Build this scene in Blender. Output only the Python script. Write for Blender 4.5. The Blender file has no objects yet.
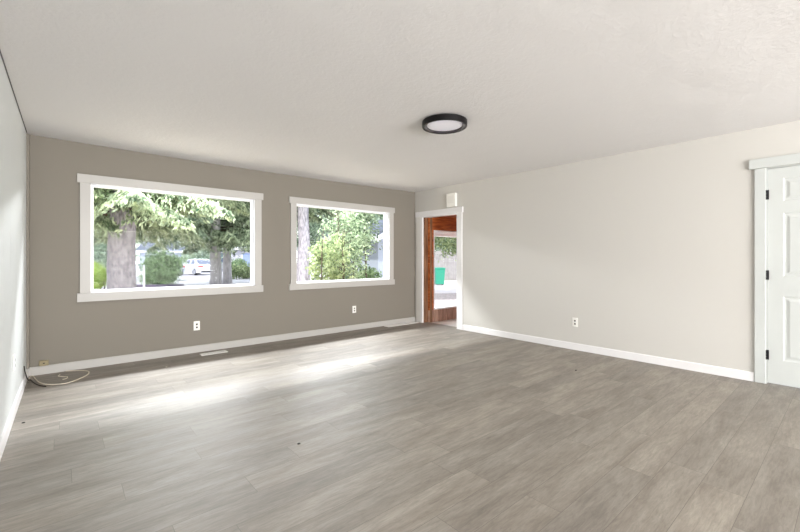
import bpy, bmesh, math, random
import numpy as np
from mathutils import Vector, Matrix

S = bpy.context.scene
COL = S.collection
PI = math.pi
EYE = 1.187

# ------------------------------------------------------------------ camera
cam = bpy.data.cameras.new('camera')
cam.sensor_width = 36; cam.lens = 17.757; cam.shift_y = -0.0094
cam.clip_start = 0.02; cam.clip_end = 400
camo = bpy.data.objects.new('camera', cam); COL.objects.link(camo)
camo.location = (0, 0, EYE)
camo.rotation_euler = (PI / 2, 0, -math.radians(40.75))
S.camera = camo

# ------------------------------------------------------------------ world, sun, added fill lights
W = bpy.data.worlds.new('sky'); S.world = W; W.use_nodes = True
wn = W.node_tree; wn.nodes.clear()
wo = wn.nodes.new('ShaderNodeOutputWorld'); wb = wn.nodes.new('ShaderNodeBackground')
tc = wn.nodes.new('ShaderNodeTexCoord'); sp = wn.nodes.new('ShaderNodeSeparateXYZ'); cr = wn.nodes.new('ShaderNodeValToRGB')
wn.links.new(tc.outputs['Generated'], sp.inputs[0]); wn.links.new(sp.outputs['Z'], cr.inputs[0])
cr.color_ramp.elements[0].position = 0.0; cr.color_ramp.elements[0].color = (1.0, 1.0, 1.0, 1)
cr.color_ramp.elements[1].position = 0.6; cr.color_ramp.elements[1].color = (0.80, 0.90, 1.0, 1)
wn.links.new(cr.outputs[0], wb.inputs[0]); wb.inputs[1].default_value = 2.0
wn.links.new(wb.outputs[0], wo.inputs[0])

sun = bpy.data.lights.new('sun', 'SUN'); sun.energy = 2.8; sun.angle = math.radians(3); sun.color = (1, 0.97, 0.92)
suno = bpy.data.objects.new('sun', sun); COL.objects.link(suno)
suno.rotation_euler = Vector((0.55, 0.55, -0.9)).to_track_quat('-Z', 'Y').to_euler()

def area(name, loc, direction, sx, sy, power, color=(1, 1, 1)):
    l = bpy.data.lights.new(name, 'AREA'); l.shape = 'RECTANGLE'; l.size = sx; l.size_y = sy
    l.energy = power; l.color = color
    o = bpy.data.objects.new(name, l); COL.objects.link(o); o.location = loc
    o.rotation_euler = Vector(direction).to_track_quat('-Z', 'Z').to_euler()
    return o
# added fill light, brightens the room through the unseen opening behind the camera
area('fill_rear', (2.3, -5.35, 1.25), (0, 1, 0.42), 4.6, 2.0, 740, (0.985, 0.98, 0.985))
# added strip light above the front windows, out of view, brightens the floor
area('fill_front', (2.7, 7.75, 4.10), (0, -0.62, -0.78), 9.0, 0.35, 1150, (0.965, 0.965, 1.0))
area('fill_front_low', (2.5, 9.7, 3.08), (0, -0.96, -0.28), 8.5, 0.45, 680, (0.965, 0.965, 1.0))  # second added fill light, out of view, reaching farther across the floor

S.view_settings.view_transform = 'Standard'; S.view_settings.look = 'None'
S.view_settings.exposure = 0.12; S.view_settings.gamma = 1.0; S.view_settings.use_curve_mapping = False

# ------------------------------------------------------------------ helpers
def srgb(r, g, b):
    f = lambda c: (c / 255) / 12.92 if c / 255 <= 0.04045 else (((c / 255) + 0.055) / 1.055) ** 2.4
    return (f(r), f(g), f(b), 1)

def mat(name, col, rough=0.6, spec=0.4, metal=0.0, emit=None, var=0.0, vscale=8, bump=0.0, bscale=60, stretch=(1, 1, 1)):
    m = bpy.data.materials.new(name); m.use_nodes = True
    nt = m.node_tree; b = nt.nodes['Principled BSDF']
    b.inputs['Base Color'].default_value = col; b.inputs['Roughness'].default_value = rough
    b.inputs['Specular IOR Level'].default_value = spec; b.inputs['Metallic'].default_value = metal
    if emit:
        b.inputs['Emission Color'].default_value = col; b.inputs['Emission Strength'].default_value = emit
    tcn = nt.nodes.new('ShaderNodeTexCoord'); mp = nt.nodes.new('ShaderNodeMapping')
    mp.inputs['Scale'].default_value = stretch
    nt.links.new(tcn.outputs['Object'], mp.inputs[0])
    if var:
        n = nt.nodes.new('ShaderNodeTexNoise'); n.inputs['Scale'].default_value = vscale; n.inputs['Detail'].default_value = 4
        nt.links.new(mp.outputs[0], n.inputs['Vector'])
        r = nt.nodes.new('ShaderNodeValToRGB')
        r.color_ramp.elements[0].position = 0.3; r.color_ramp.elements[1].position = 0.7
        r.color_ramp.elements[0].color = tuple(c * (1 - var) for c in col[:3]) + (1,)
        r.color_ramp.elements[1].color = tuple(min(1, c * (1 + var)) for c in col[:3]) + (1,)
        nt.links.new(n.outputs[0], r.inputs[0]); nt.links.new(r.outputs[0], b.inputs['Base Color'])
    if bump:
        n = nt.nodes.new('ShaderNodeTexNoise'); n.inputs['Scale'].default_value = bscale; n.inputs['Detail'].default_value = 3
        nt.links.new(mp.outputs[0], n.inputs['Vector'])
        bp = nt.nodes.new('ShaderNodeBump'); bp.inputs['Strength'].default_value = bump; bp.inputs['Distance'].default_value = 0.01
        nt.links.new(n.outputs[0], bp.inputs['Height']); nt.links.new(bp.outputs[0], b.inputs['Normal'])
    return m

def obj(name, bm, m, parent=None, smooth=False, bevel=0.0):
    me = bpy.data.meshes.new(name)
    bmesh.ops.recalc_face_normals(bm, faces=bm.faces)
    bm.to_mesh(me); bm.free()
    for x in (m if isinstance(m, (list, tuple)) else [m]): me.materials.append(x)
    if smooth:
        for p in me.polygons: p.use_smooth = True
    o = bpy.data.objects.new(name, me); COL.objects.link(o)
    if parent: o.parent = parent
    if bevel:
        md = o.modifiers.new('bevel', 'BEVEL'); md.width = bevel; md.segments = 2; md.limit_method = 'ANGLE'
    return o

def bx(bm, x0, x1, y0, y1, z0, z1, M=None, mi=0):
    vs = [bm.verts.new(Vector(p) if M is None else M @ Vector(p)) for p in
          ((x0, y0, z0), (x1, y0, z0), (x1, y1, z0), (x0, y1, z0), (x0, y0, z1), (x1, y0, z1), (x1, y1, z1), (x0, y1, z1))]
    for f in ((0, 3, 2, 1), (4, 5, 6, 7), (0, 1, 5, 4), (1, 2, 6, 5), (2, 3, 7, 6), (3, 0, 4, 7)):
        fc = bm.faces.new([vs[i] for i in f]); fc.material_index = mi
    return vs

def box(name, x0, x1, y0, y1, z0, z1, m, parent=None, bevel=0.0):
    bm = bmesh.new(); bx(bm, x0, x1, y0, y1, z0, z1); return obj(name, bm, m, parent, bevel=bevel)

def tube(bm, pts, rads, n=8, cap=True):
    pts = [Vector(p) for p in pts]
    if not isinstance(rads, (list, tuple)): rads = [rads] * len(pts)
    rings = []
    ref = Vector((0.13, 0.29, 0.95)).normalized()
    for i, p in enumerate(pts):
        t = (pts[min(i + 1, len(pts) - 1)] - pts[max(i - 1, 0)]).normalized()
        a = t.cross(ref)
        if a.length < 0.15: a = t.cross(Vector((1, 0, 0)))
        a.normalize(); b = t.cross(a)
        rings.append([bm.verts.new(p + (a * math.cos(2 * PI * k / n) + b * math.sin(2 * PI * k / n)) * rads[i]) for k in range(n)])
    for i in range(len(rings) - 1):
        for k in range(n):
            bm.faces.new((rings[i][k], rings[i][(k + 1) % n], rings[i + 1][(k + 1) % n], rings[i + 1][k]))
    if cap:
        bm.faces.new(rings[0][::-1]); bm.faces.new(rings[-1])

def lathe(bm, prof, n=48, M=Matrix.Identity(4)):
    rings = []
    for r, z in prof:
        if r < 1e-6: rings.append([bm.verts.new(M @ Vector((0, 0, z)))])
        else: rings.append([bm.verts.new(M @ Vector((r * math.cos(2 * PI * k / n), r * math.sin(2 * PI * k / n), z))) for k in range(n)])
    for a, b in zip(rings, rings[1:]):
        for k in range(n):
            k2 = (k + 1) % n
            if len(a) == 1 and len(b) == 1: continue
            if len(a) == 1: bm.faces.new((a[0], b[k2], b[k]))
            elif len(b) == 1: bm.faces.new((a[k], a[k2], b[0]))
            else: bm.faces.new((a[k], a[k2], b[k2], b[k]))

def empty(name, loc=(0, 0, 0), rz=0.0):
    o = bpy.data.objects.new(name, None); COL.objects.link(o); o.location = loc; o.rotation_euler = (0, 0, rz)
    o.empty_display_size = 0.1
    return o

def tag(o, label, cat, group=None, kind=None):
    o['label'] = label; o['category'] = cat
    if group: o['group'] = group
    if kind: o['kind'] = kind
    return o

def struct(o, label=None):
    o['kind'] = 'structure'
    if label: o['label'] = label
    return o

def copy_tree(o, parent=None):
    c = o.copy(); COL.objects.link(c); c.parent = parent
    for ch in list(o.children): copy_tree(ch, c)
    return c

# ------------------------------------------------------------------ materials
def floor_mat():
    m = bpy.data.materials.new('plank_floor'); m.use_nodes = True
    nt = m.node_tree; N = nt.nodes.new; L = nt.links.new; b = nt.nodes['Principled BSDF']
    tcn = N('ShaderNodeTexCoord')
    br = N('ShaderNodeTexBrick'); br.offset = 0.0; br.offset_frequency = 1; br.squash = 1
    br.inputs['Scale'].default_value = 1; br.inputs['Brick Width'].default_value = 1.22; br.inputs['Row Height'].default_value = 0.181
    br.inputs['Mortar Size'].default_value = 0.0012; br.inputs['Mortar Smooth'].default_value = 0.3
    br.inputs['Color1'].default_value = (0, 0, 0, 1); br.inputs['Color2'].default_value = (1, 1, 1, 1); br.inputs['Mortar'].default_value = (0.3, 0.3, 0.3, 1)
    sx = N('ShaderNodeSeparateXYZ'); L(tcn.outputs['Object'], sx.inputs[0])
    row = N('ShaderNodeMath'); row.operation = 'DIVIDE'; row.inputs[1].default_value = 0.181; L(sx.outputs['Y'], row.inputs[0])
    fl = N('ShaderNodeMath'); fl.operation = 'FLOOR'; L(row.outputs[0], fl.inputs[0])
    wnz = N('ShaderNodeTexWhiteNoise'); wnz.noise_dimensions = '1D'; L(fl.outputs[0], wnz.inputs['W'])
    off = N('ShaderNodeMath'); off.operation = 'MULTIPLY_ADD'; off.inputs[1].default_value = 1.22; L(wnz.outputs['Value'], off.inputs[0]); L(sx.outputs['X'], off.inputs[2])
    cb_ = N('ShaderNodeCombineXYZ'); L(off.outputs[0], cb_.inputs['X']); L(sx.outputs['Y'], cb_.inputs['Y'])
    L(cb_.outputs[0], br.inputs['Vector'])
    # per plank shift of the grain
    ad = N('ShaderNodeVectorMath'); ad.operation = 'ADD'
    sc = N('ShaderNodeVectorMath'); sc.operation = 'SCALE'; sc.inputs['Scale'].default_value = 7.3
    L(br.outputs['Color'], sc.inputs[0]); L(tcn.outputs['Object'], ad.inputs[0]); L(sc.outputs[0], ad.inputs[1])
    def noise(scale, st, det=4, rough=0.55, dist=0.0):
        mp = N('ShaderNodeMapping'); mp.inputs['Scale'].default_value = st; L(ad.outputs[0], mp.inputs[0])
        n = N('ShaderNodeTexNoise'); n.inputs['Scale'].default_value = scale; n.inputs['Detail'].default_value = det
        n.inputs['Roughness'].default_value = rough; n.inputs['Distortion'].default_value = dist
        L(mp.outputs[0], n.inputs['Vector']); return n
    big = noise(1.6, (1.0, 5.0, 1), 3, 0.5, 0.6)
    fine = noise(7, (1.3, 10.0, 1), 9, 0.75, 0.5)
    knot = noise(3.5, (1.0, 3.0, 1), 6, 0.7, 2.2)
    def ramp(src, p0, c0, p1, c1):
        r = N('ShaderNodeValToRGB'); r.color_ramp.elements[0].position = p0; r.color_ramp.elements[1].position = p1
        r.color_ramp.elements[0].color = c0; r.color_ramp.elements[1].color = c1; L(src, r.inputs[0]); return r
    base = ramp(big.outputs[0], 0.30, srgb(122, 114, 105), 0.70, srgb(152, 145, 135))
    plank = ramp(br.outputs['Color'], 0.0, (0.86, 0.86, 0.86, 1), 1.0, (1.10, 1.09, 1.07, 1))
    f = ramp(fine.outputs[0], 0.38, (0.74, 0.73, 0.72, 1), 0.62, (1.12, 1.12, 1.12, 1))
    k = ramp(knot.outputs[0], 0.30, (0.80, 0.79, 0.77, 1), 0.46, (1, 1, 1, 1))
    def mul(a, c, fac=1.0):
        x = N('ShaderNodeMix'); x.data_type = 'RGBA'; x.blend_type = 'MULTIPLY'; x.inputs[0].default_value = fac
        L(a, x.inputs[6]); L(c, x.inputs[7]); return x.outputs[2]
    c = mul(base.outputs[0], plank.outputs[0]); c = mul(c, f.outputs[0], 0.9); c = mul(c, k.outputs[0], 0.8)
    seam = N('ShaderNodeMix'); seam.data_type = 'RGBA'; L(br.outputs['Fac'], seam.inputs[0]); L(c, seam.inputs[6]); seam.inputs[7].default_value = srgb(95, 88, 80)
    L(seam.outputs[2], b.inputs['Base Color'])
    rr = N('ShaderNodeMapRange'); rr.inputs['To Min'].default_value = 0.46; rr.inputs['To Max'].default_value = 0.58
    L(fine.outputs[0], rr.inputs[0]); L(rr.outputs[0], b.inputs['Roughness'])
    b.inputs['Specular IOR Level'].default_value = 0.7
    bp = N('ShaderNodeBump'); bp.inputs['Strength'].default_value = 0.12; bp.inputs['Distance'].default_value = 0.002
    L(fine.outputs[0], bp.inputs['Height']); L(bp.outputs[0], b.inputs['Normal'])
    return m

def ceiling_mat():
    m = bpy.data.materials.new('textured_ceiling'); m.use_nodes = True
    nt = m.node_tree; N = nt.nodes.new; L = nt.links.new; b = nt.nodes['Principled BSDF']
    b.inputs['Base Color'].default_value = srgb(224, 222, 221); b.inputs['Roughness'].default_value = 0.75
    b.inputs['Specular IOR Level'].default_value = 0.3
    tcn = N('ShaderNodeTexCoord')
    n = N('ShaderNodeTexNoise'); n.inputs['Scale'].default_value = 38; n.inputs['Detail'].default_value = 4; n.inputs['Distortion'].default_value = 0.4
    n2 = N('ShaderNodeTexNoise'); n2.inputs['Scale'].default_value = 2.2; n2.inputs['Detail'].default_value = 3
    L(tcn.outputs['Object'], n.inputs['Vector']); L(tcn.outputs['Object'], n2.inputs['Vector'])
    r = N('ShaderNodeValToRGB'); r.color_ramp.elements[0].position = 0.42; r.color_ramp.elements[1].position = 0.60
    L(n.outputs[0], r.inputs[0])
    bp = N('ShaderNodeBump'); bp.inputs['Strength'].default_value = 0.17; bp.inputs['Distance'].default_value = 0.004
    L(r.outputs[0], bp.inputs['Height'])
    bp2 = N('ShaderNodeBump'); bp2.inputs['Strength'].default_value = 0.2; bp2.inputs['Distance'].default_value = 0.05
    L(n2.outputs[0], bp2.inputs['Height']); L(bp.outputs[0], bp2.inputs['Normal']); L(bp2.outputs[0], b.inputs['Normal'])
    return m

def glass_mat():
    m = bpy.data.materials.new('window_glass'); m.use_nodes = True
    nt = m.node_tree; nt.nodes.clear(); N = nt.nodes.new; L = nt.links.new
    o = N('ShaderNodeOutputMaterial'); mx = N('ShaderNodeMixShader'); t = N('ShaderNodeBsdfTransparent'); g = N('ShaderNodeBsdfGlossy')
    fr = N('ShaderNodeFresnel'); fr.inputs[0].default_value = 1.08
    t.inputs[0].default_value = (0.97, 0.985, 0.98, 1); g.inputs['Roughness'].default_value = 0.02
    L(fr.outputs[0], mx.inputs[0]); L(t.outputs[0], mx.inputs[1]); L(g.outputs[0], mx.inputs[2]); L(mx.outputs[0], o.inputs[0])
    return m

def leaf_mat(name, dark, light, trans=0.35, cs=3.0):
    m = bpy.data.materials.new(name); m.use_nodes = True
    nt = m.node_tree; nt.nodes.clear(); N = nt.nodes.new; L = nt.links.new
    o = N('ShaderNodeOutputMaterial'); mx = N('ShaderNodeMixShader'); d = N('ShaderNodeBsdfDiffuse'); t = N('ShaderNodeBsdfTranslucent')
    ge = N('ShaderNodeNewGeometry'); r = N('ShaderNodeValToRGB')
    tcn = N('ShaderNodeTexCoord'); nz = N('ShaderNodeTexNoise'); nz.inputs['Scale'].default_value = cs; nz.inputs['Detail'].default_value = 2
    L(tcn.outputs['Object'], nz.inputs['Vector'])
    mr = N('ShaderNodeMapRange'); mr.inputs['From Min'].default_value = 0.38; mr.inputs['From Max'].default_value = 0.62
    mr.inputs['To Min'].default_value = 0.0; mr.inputs['To Max'].default_value = 0.6
    L(nz.outputs[0], mr.inputs[0])
    mm = N('ShaderNodeMath'); mm.operation = 'MULTIPLY_ADD'; mm.inputs[1].default_value = 0.4; L(ge.outputs['Random Per Island'], mm.inputs[0]); L(mr.outputs[0], mm.inputs[2])
    r.color_ramp.elements[0].color = dark; r.color_ramp.elements[1].color = light
    L(mm.outputs[0], r.inputs[0])
    L(r.outputs[0], d.inputs[0]); L(r.outputs[0], t.inputs[0]); mx.inputs[0].default_value = trans
    L(d.outputs[0], mx.inputs[1]); L(t.outputs[0], mx.inputs[2]); L(mx.outputs[0], o.inputs[0])
    return m

def wood_mat(name, c0, c1, rough=0.35, st=(1, 1, 8)):
    m = bpy.data.materials.new(name); m.use_nodes = True
    nt = m.node_tree; N = nt.nodes.new; L = nt.links.new; b = nt.nodes['Principled BSDF']
    tcn = N('ShaderNodeTexCoord'); mp = N('ShaderNodeMapping'); mp.inputs['Scale'].default_value = st
    n = N('ShaderNodeTexNoise'); n.inputs['Scale'].default_value = 3; n.inputs['Detail'].default_value = 6; n.inputs['Distortion'].default_value = 0.6
    r = N('ShaderNodeValToRGB'); r.color_ramp.elements[0].position = 0.35; r.color_ramp.elements[1].position = 0.65
    r.color_ramp.elements[0].color = c0; r.color_ramp.elements[1].color = c1
    L(tcn.outputs['Object'], mp.inputs[0]); L(mp.outputs[0], n.inputs['Vector']); L(n.outputs[0], r.inputs[0]); L(r.outputs[0], b.inputs['Base Color'])
    b.inputs['Roughness'].default_value = rough
    return m

M_floor = floor_mat(); M_ceil = ceiling_mat(); M_glass = glass_mat()
M_taupe = mat('taupe_wall_paint', srgb(130, 124, 114), 0.7, 0.3, bump=0.05, bscale=180)
M_greige = mat('pale_greige_wall_paint', srgb(203, 200, 194), 0.6, 0.3, bump=0.05, bscale=180)
M_white_wall = mat('white_wall_paint', srgb(212, 215, 214), 0.5, 0.4, bump=0.05, bscale=120)
M_trim = mat('white_trim_paint', srgb(226, 223, 218), 0.4, 0.45)
M_wtrim = mat('shade_darkened_trim_paint', srgb(180, 177, 172), 0.4, 0.45)  # trim white darkened in its colour for the shade on the window wall
M_base = mat('white_baseboard_paint', srgb(232, 230, 230), 0.4, 0.45)
M_door = mat('white_door_paint', srgb(197, 200, 197), 0.4, 0.45)
M_vinyl = mat('white_vinyl', srgb(240, 240, 242), 0.35, 0.5)
M_plastic = mat('white_plastic', srgb(238, 236, 230), 0.4, 0.5)
M_beige = mat('beige_plastic', srgb(140, 128, 98), 0.5, 0.4)
M_dark = mat('dark_slot', srgb(40, 36, 32), 0.6, 0.3)
M_black = mat('matte_black_metal', srgb(10, 8, 10), 0.4, 0.3)
M_lamp_inner = mat('lamp_inner_ring', srgb(66, 62, 70), 0.2, 0.8)
M_diff = mat('lamp_diffuser', srgb(235, 234, 242), 0.5, 0.4, emit=0.12)
M_cable_w = mat('cream_cable_jacket', srgb(214, 204, 186), 0.5, 0.4)
M_cable_k = mat('dark_cable_jacket', srgb(48, 40, 34), 0.5, 0.4)
M_orange = wood_mat('orange_stained_cedar', srgb(140, 66, 26), srgb(206, 118, 60), 0.35, (1, 1, 10))
M_brown = wood_mat('brown_stained_wood', srgb(100, 68, 48), srgb(156, 116, 88), 0.16, (10, 10, 0.8))
M_bead = wood_mat('brown_panelling', srgb(160, 125, 108), srgb(204, 168, 148), 0.5, (10, 1, 1))
M_bark = mat('grey_bark', srgb(158, 153, 164), 0.9, 0.1, var=0.45, vscale=26, bump=1.0, bscale=30, stretch=(1, 1, 0.3))
M_bark2 = mat('pale_bark', srgb(200, 194, 198), 0.9, 0.1, var=0.22, vscale=12, bump=0.8, bscale=12, stretch=(1, 1, 0.3))
M_branch = mat('brown_branch_bark', srgb(92, 82, 74), 0.9, 0.1)
M_asphalt = mat('pale_asphalt', srgb(206, 200, 206), 0.9, 0.1, var=0.06, vscale=2)
M_yard = mat('dry_needle_ground', srgb(196, 184, 164), 0.95, 0.1, var=0.2, vscale=2.5)
M_patio = mat('pink_grey_patio', srgb(210, 198, 200), 0.9, 0.1, var=0.05, vscale=3)
M_siding = mat('pale_blue_siding', srgb(200, 206, 222), 0.7, 0.2)
M_siding2 = mat('lavender_grey_siding', srgb(196, 194, 206), 0.7, 0.2)
M_roof = mat('slate_shingle', srgb(120, 124, 138), 0.9, 0.1, var=0.15, vscale=4)
M_fascia = mat('white_fascia', srgb(236, 236, 244), 0.6, 0.3)
M_bluedark = mat('blue_garage_paint', srgb(150, 164, 206), 0.6, 0.3)
M_fence = mat('weathered_fence_boards', srgb(168, 162, 162), 0.85, 0.1, var=0.15, vscale=3)
M_bin = mat('teal_plastic', srgb(62, 164, 136), 0.45, 0.4)
M_carw = mat('white_car_paint', srgb(244, 244, 250), 0.25, 0.6)
M_cars = mat('silver_car_paint', srgb(206, 208, 222), 0.25, 0.6)
M_carglass = mat('car_glass', srgb(110, 116, 140), 0.08, 0.8)
M_tyre = mat('tyre_rubber', srgb(50, 48, 54), 0.8, 0.2)
M_rim = mat('alloy_rim', srgb(190, 190, 200), 0.3, 0.6)
M_tail = mat('red_tail_light', srgb(196, 70, 72), 0.3, 0.6)
M_timber = mat('grey_landscape_timber', srgb(118, 110, 124), 0.85, 0.1, var=0.2, vscale=5)
L_con = leaf_mat('conifer_needles', srgb(58, 84, 62), srgb(230, 240, 208), 0.45, 5.0)
L_dark = leaf_mat('dark_evergreen_needles', srgb(66, 88, 72), srgb(206, 222, 196), 0.4, 4.0)
L_shrub = leaf_mat('shrub_leaves', srgb(66, 88, 60), srgb(190, 212, 168), 0.4, 4.0)
L_maple = leaf_mat('fresh_maple_leaves', srgb(80, 102, 66), srgb(198, 208, 164), 0.35, 7.0)
L_sap = leaf_mat('sapling_leaves', srgb(56, 82, 58), srgb(196, 210, 176), 0.4, 6.0)
L_yel = leaf_mat('yellow_green_grass', srgb(160, 190, 90), srgb(236, 246, 170), 0.45, 5.0)
L_far = leaf_mat('far_tree_leaves', srgb(130, 152, 132), srgb(226, 236, 216), 0.5, 0.8)

# ------------------------------------------------------------------ room shell
XL0, XL1 = -0.318, -0.253      # left wall leans very slightly out of square
YN = 5.46; XE = 5.08; H = 2.44; YS = -5.2

def grid_wall(name, xs, zs, holes, y0, y1, m, axis='x'):
    bm = bmesh.new()
    for i in range(len(xs) - 1):
        for j in range(len(zs) - 1):
            cx, cz = (xs[i] + xs[i + 1]) / 2, (zs[j] + zs[j + 1]) / 2
            if any(a < cx < b and c < cz < d for a, b, c, d in holes): continue
            if axis == 'x': bx(bm, xs[i], xs[i + 1], y0, y1, zs[j], zs[j + 1])
            else: bx(bm, y0, y1, xs[i], xs[i + 1], zs[j], zs[j + 1])
    bmesh.ops.remove_doubles(bm, verts=bm.verts, dist=1e-5)
    # drop the faces between neighbouring blocks
    seen = {}
    for f in bm.faces:
        seen.setdefault(tuple(round(c, 4) for c in f.calc_center_median()), []).append(f)
    bmesh.ops.delete(bm, geom=[f for l in seen.values() if len(l) > 1 for f in l], context='FACES_ONLY')
    return struct(obj(name, bm, m))

# floor
struct(box('floor', -0.6, XE + 0.12, YS - 0.15, YN + 0.15, -0.12, 0.0, M_floor), 'grey-brown wood plank floor')
# ceiling slab, sagging a couple of centimetres over the middle of the window wall
bm = bmesh.new()
nx, ny = 24, 24
xs = np.linspace(-0.6, XE + 0.12, nx + 1); ys = np.linspace(YS - 0.15, YN, ny + 1)
V = {}
for i, x in enumerate(xs):
    for j, y in enumerate(ys):
        u = min(1, max(0, (x + 0.25) / 5.33)); v = max(0, y / YN) ** 2
        V[i, j] = bm.verts.new((x, y, H - 0.026 * math.sin(PI * u) * v))
for i in range(nx):
    for j in range(ny): bm.faces.new((V[i, j], V[i, j + 1], V[i + 1, j + 1], V[i + 1, j]))
ce = obj('ceiling', bm, M_ceil, smooth=True); struct(ce, 'white textured ceiling')
struct(box('roof', -0.8, XE + 0.12, YS - 0.4, YN + 0.42, H + 0.03, H + 0.2, M_roof))

W1 = (0.252, 2.045, 0.812, 2.004); W2 = (2.661, 4.448, 0.812, 2.004)
w_n = grid_wall('wall_north', [-0.45, W1[0], W1[1], W2[0], W2[1], XE + 0.14], [-0.12, W1[2], W1[3], H + 0.05],
          [W1, W2], YN, YN + 0.15, M_taupe)
w_n['label'] = 'taupe painted wall with two picture windows'
DY = (4.40, 5.30, 1.955)      # doorway in the right wall
D1 = (-0.215, 0.575, 2.045)   # white door in the right wall
w_e = grid_wall('wall_east', [YS, D1[0], D1[1], DY[0], DY[1], YN], [-0.12, -0.004, DY[2], D1[2], H + 0.03],
          [(DY[0], DY[1], -0.004, DY[2]), (D1[0], D1[1], -0.004, D1[2])], XE, XE + 0.12, M_greige, axis='y')
w_e['label'] = 'pale greige wall with doorway and white door'
# left wall, vertical sheet joints scored into it
bm = bmesh.new()
def lx(y): return XL0 + (XL1 - XL0) * y / YN
yy = YS - 0.15
first = True
while yy < YN - 0.001:
    y2 = min(yy + 0.406, YN)
    g = 0.003
    vs = []
    for (y, dx) in ((yy + g, 0.0), (y2 - g, 0.0), (y2, -0.0025)):
        vs.append((bm.verts.new((lx(y) + dx, y, -0.05)), bm.verts.new((lx(y) + dx, y, H + 0.02))))
    if not first: bm.faces.new((prev[0], prev[1], vs[0][1], vs[0][0]))
    for a, b in zip(vs, vs[1:]): bm.faces.new((a[0], a[1], b[1], b[0]))
    prev = vs[-1]; first = False; yy = y2
vb = [bm.verts.new((-0.5, y, z)) for y in (YS - 0.15, YN) for z in (-0.05, H + 0.02)]
bm.faces.new((vb[0], vb[1], vb[3], vb[2]))
struct(obj('wall_west', bm, M_white_wall), 'white panelled side wall')
grid_wall('wall_south', [-0.5, 0.0, 4.6, XE + 0.12], [-0.05, 0.1, 2.2, H + 0.03], [(0.0, 4.6, 0.1, 2.2)], YS - 0.15, YS, M_greige)

# baseboards
def baseboard(name, a, b, nrm, m=None):
    a = Vector(a); b = Vector(b); n = Vector(nrm)
    prof = ((0, 0), (0.014, 0), (0.014, 0.078), (0.009, 0.087), (0, 0.087))
    bm = bmesh.new()
    r = [[bm.verts.new((p + n * t) + Vector((0, 0, z))) for t, z in prof] for p in (a, b)]
    for k in range(5): bm.faces.new((r[0][k], r[0][(k + 1) % 5], r[1][(k + 1) % 5], r[1][k]))
    bm.faces.new(r[0]); bm.faces.new(r[1][::-1])
    return struct(obj(name, bm, m or M_base))
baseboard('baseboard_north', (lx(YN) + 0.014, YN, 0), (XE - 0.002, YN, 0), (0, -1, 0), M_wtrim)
baseboard('baseboard_west', (lx(YS), YS, 0), (lx(YN), YN - 0.0, 0), (1, 0, 0))
baseboard('baseboard_east', (XE, 0.655, 0), (XE, 4.29, 0), (-1, 0, 0))
baseboard('baseboard_south', (0, YS, 0), (4.6, YS, 0), (0, 1, 0))
# corner strip where the left wall meets the window wall
bm = bmesh.new()
bx(bm, XL1 - 0.002, XL1 + 0.022, YN - 0.07, YN - 0.002, 0.088, H - 0.012)
struct(obj('trim_5', bm, M_taupe, bevel=0.006), 'narrow taupe corner strip')
bm = bmesh.new()
tube(bm, [(lx(y) + 0.004, y, H - 0.004) for y in (YS + 0.1, 1, 3, YN - 0.08)], 0.004, 6)
struct(obj('trim_6', bm, M_lamp_inner), 'thin dark joint under the ceiling')

# ------------------------------------------------------------------ windows
def window(name, w, n, label):
    x0, x1, z0, z1 = w
    r = empty(name, ((x0 + x1) / 2, YN, z0)); struct(r, label)
    I = Matrix.Translation(-Vector(r.location))
    def part(nm, boxes, m, bev=0.0):
        bm = bmesh.new()
        for b in boxes: bx(bm, *b, M=I)
        return obj(nm, bm, m, r, bevel=bev)
    t = 0.02
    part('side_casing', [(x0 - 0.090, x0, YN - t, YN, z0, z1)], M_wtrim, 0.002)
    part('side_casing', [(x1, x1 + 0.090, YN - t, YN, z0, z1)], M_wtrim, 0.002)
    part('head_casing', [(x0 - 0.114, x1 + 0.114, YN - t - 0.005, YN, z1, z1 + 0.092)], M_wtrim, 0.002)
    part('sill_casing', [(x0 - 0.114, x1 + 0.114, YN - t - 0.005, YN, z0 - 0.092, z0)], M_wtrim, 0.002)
    part('jamb', [(x0, x0 + 0.006, YN - 0.01, YN + 0.15, z0, z1), (x1 - 0.006, x1, YN - 0.01, YN + 0.15, z0, z1),
                  (x0, x1, YN - 0.01, YN + 0.15, z1 - 0.006, z1), (x0, x1, YN - 0.01, YN + 0.15, z0, z0 + 0.006)], M_vinyl)
    f0, f1 = YN + 0.035, YN + 0.085; k = 0.028
    part('window_frame', [(x0 + 0.006, x0 + k, f0, f1, z0 + 0.006, z1 - 0.006), (x1 - k, x1 - 0.006, f0, f1, z0 + 0.006, z1 - 0.006),
                          (x0 + k, x1 - k, f0, f1, z1 - k, z1 - 0.006), (x0 + k, x1 - k, f0, f1, z0 + 0.006, z0 + k)], M_vinyl, 0.003)
    part('pane', [(x0 + k - 0.004, x1 - k + 0.004, YN + 0.058, YN + 0.062, z0 + k - 0.004, z1 - k + 0.004)], M_glass)
window('window_1', W1, 1, 'left picture window in white trim')
window('window_2', W2, 2, 'right picture window in white trim')

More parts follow.
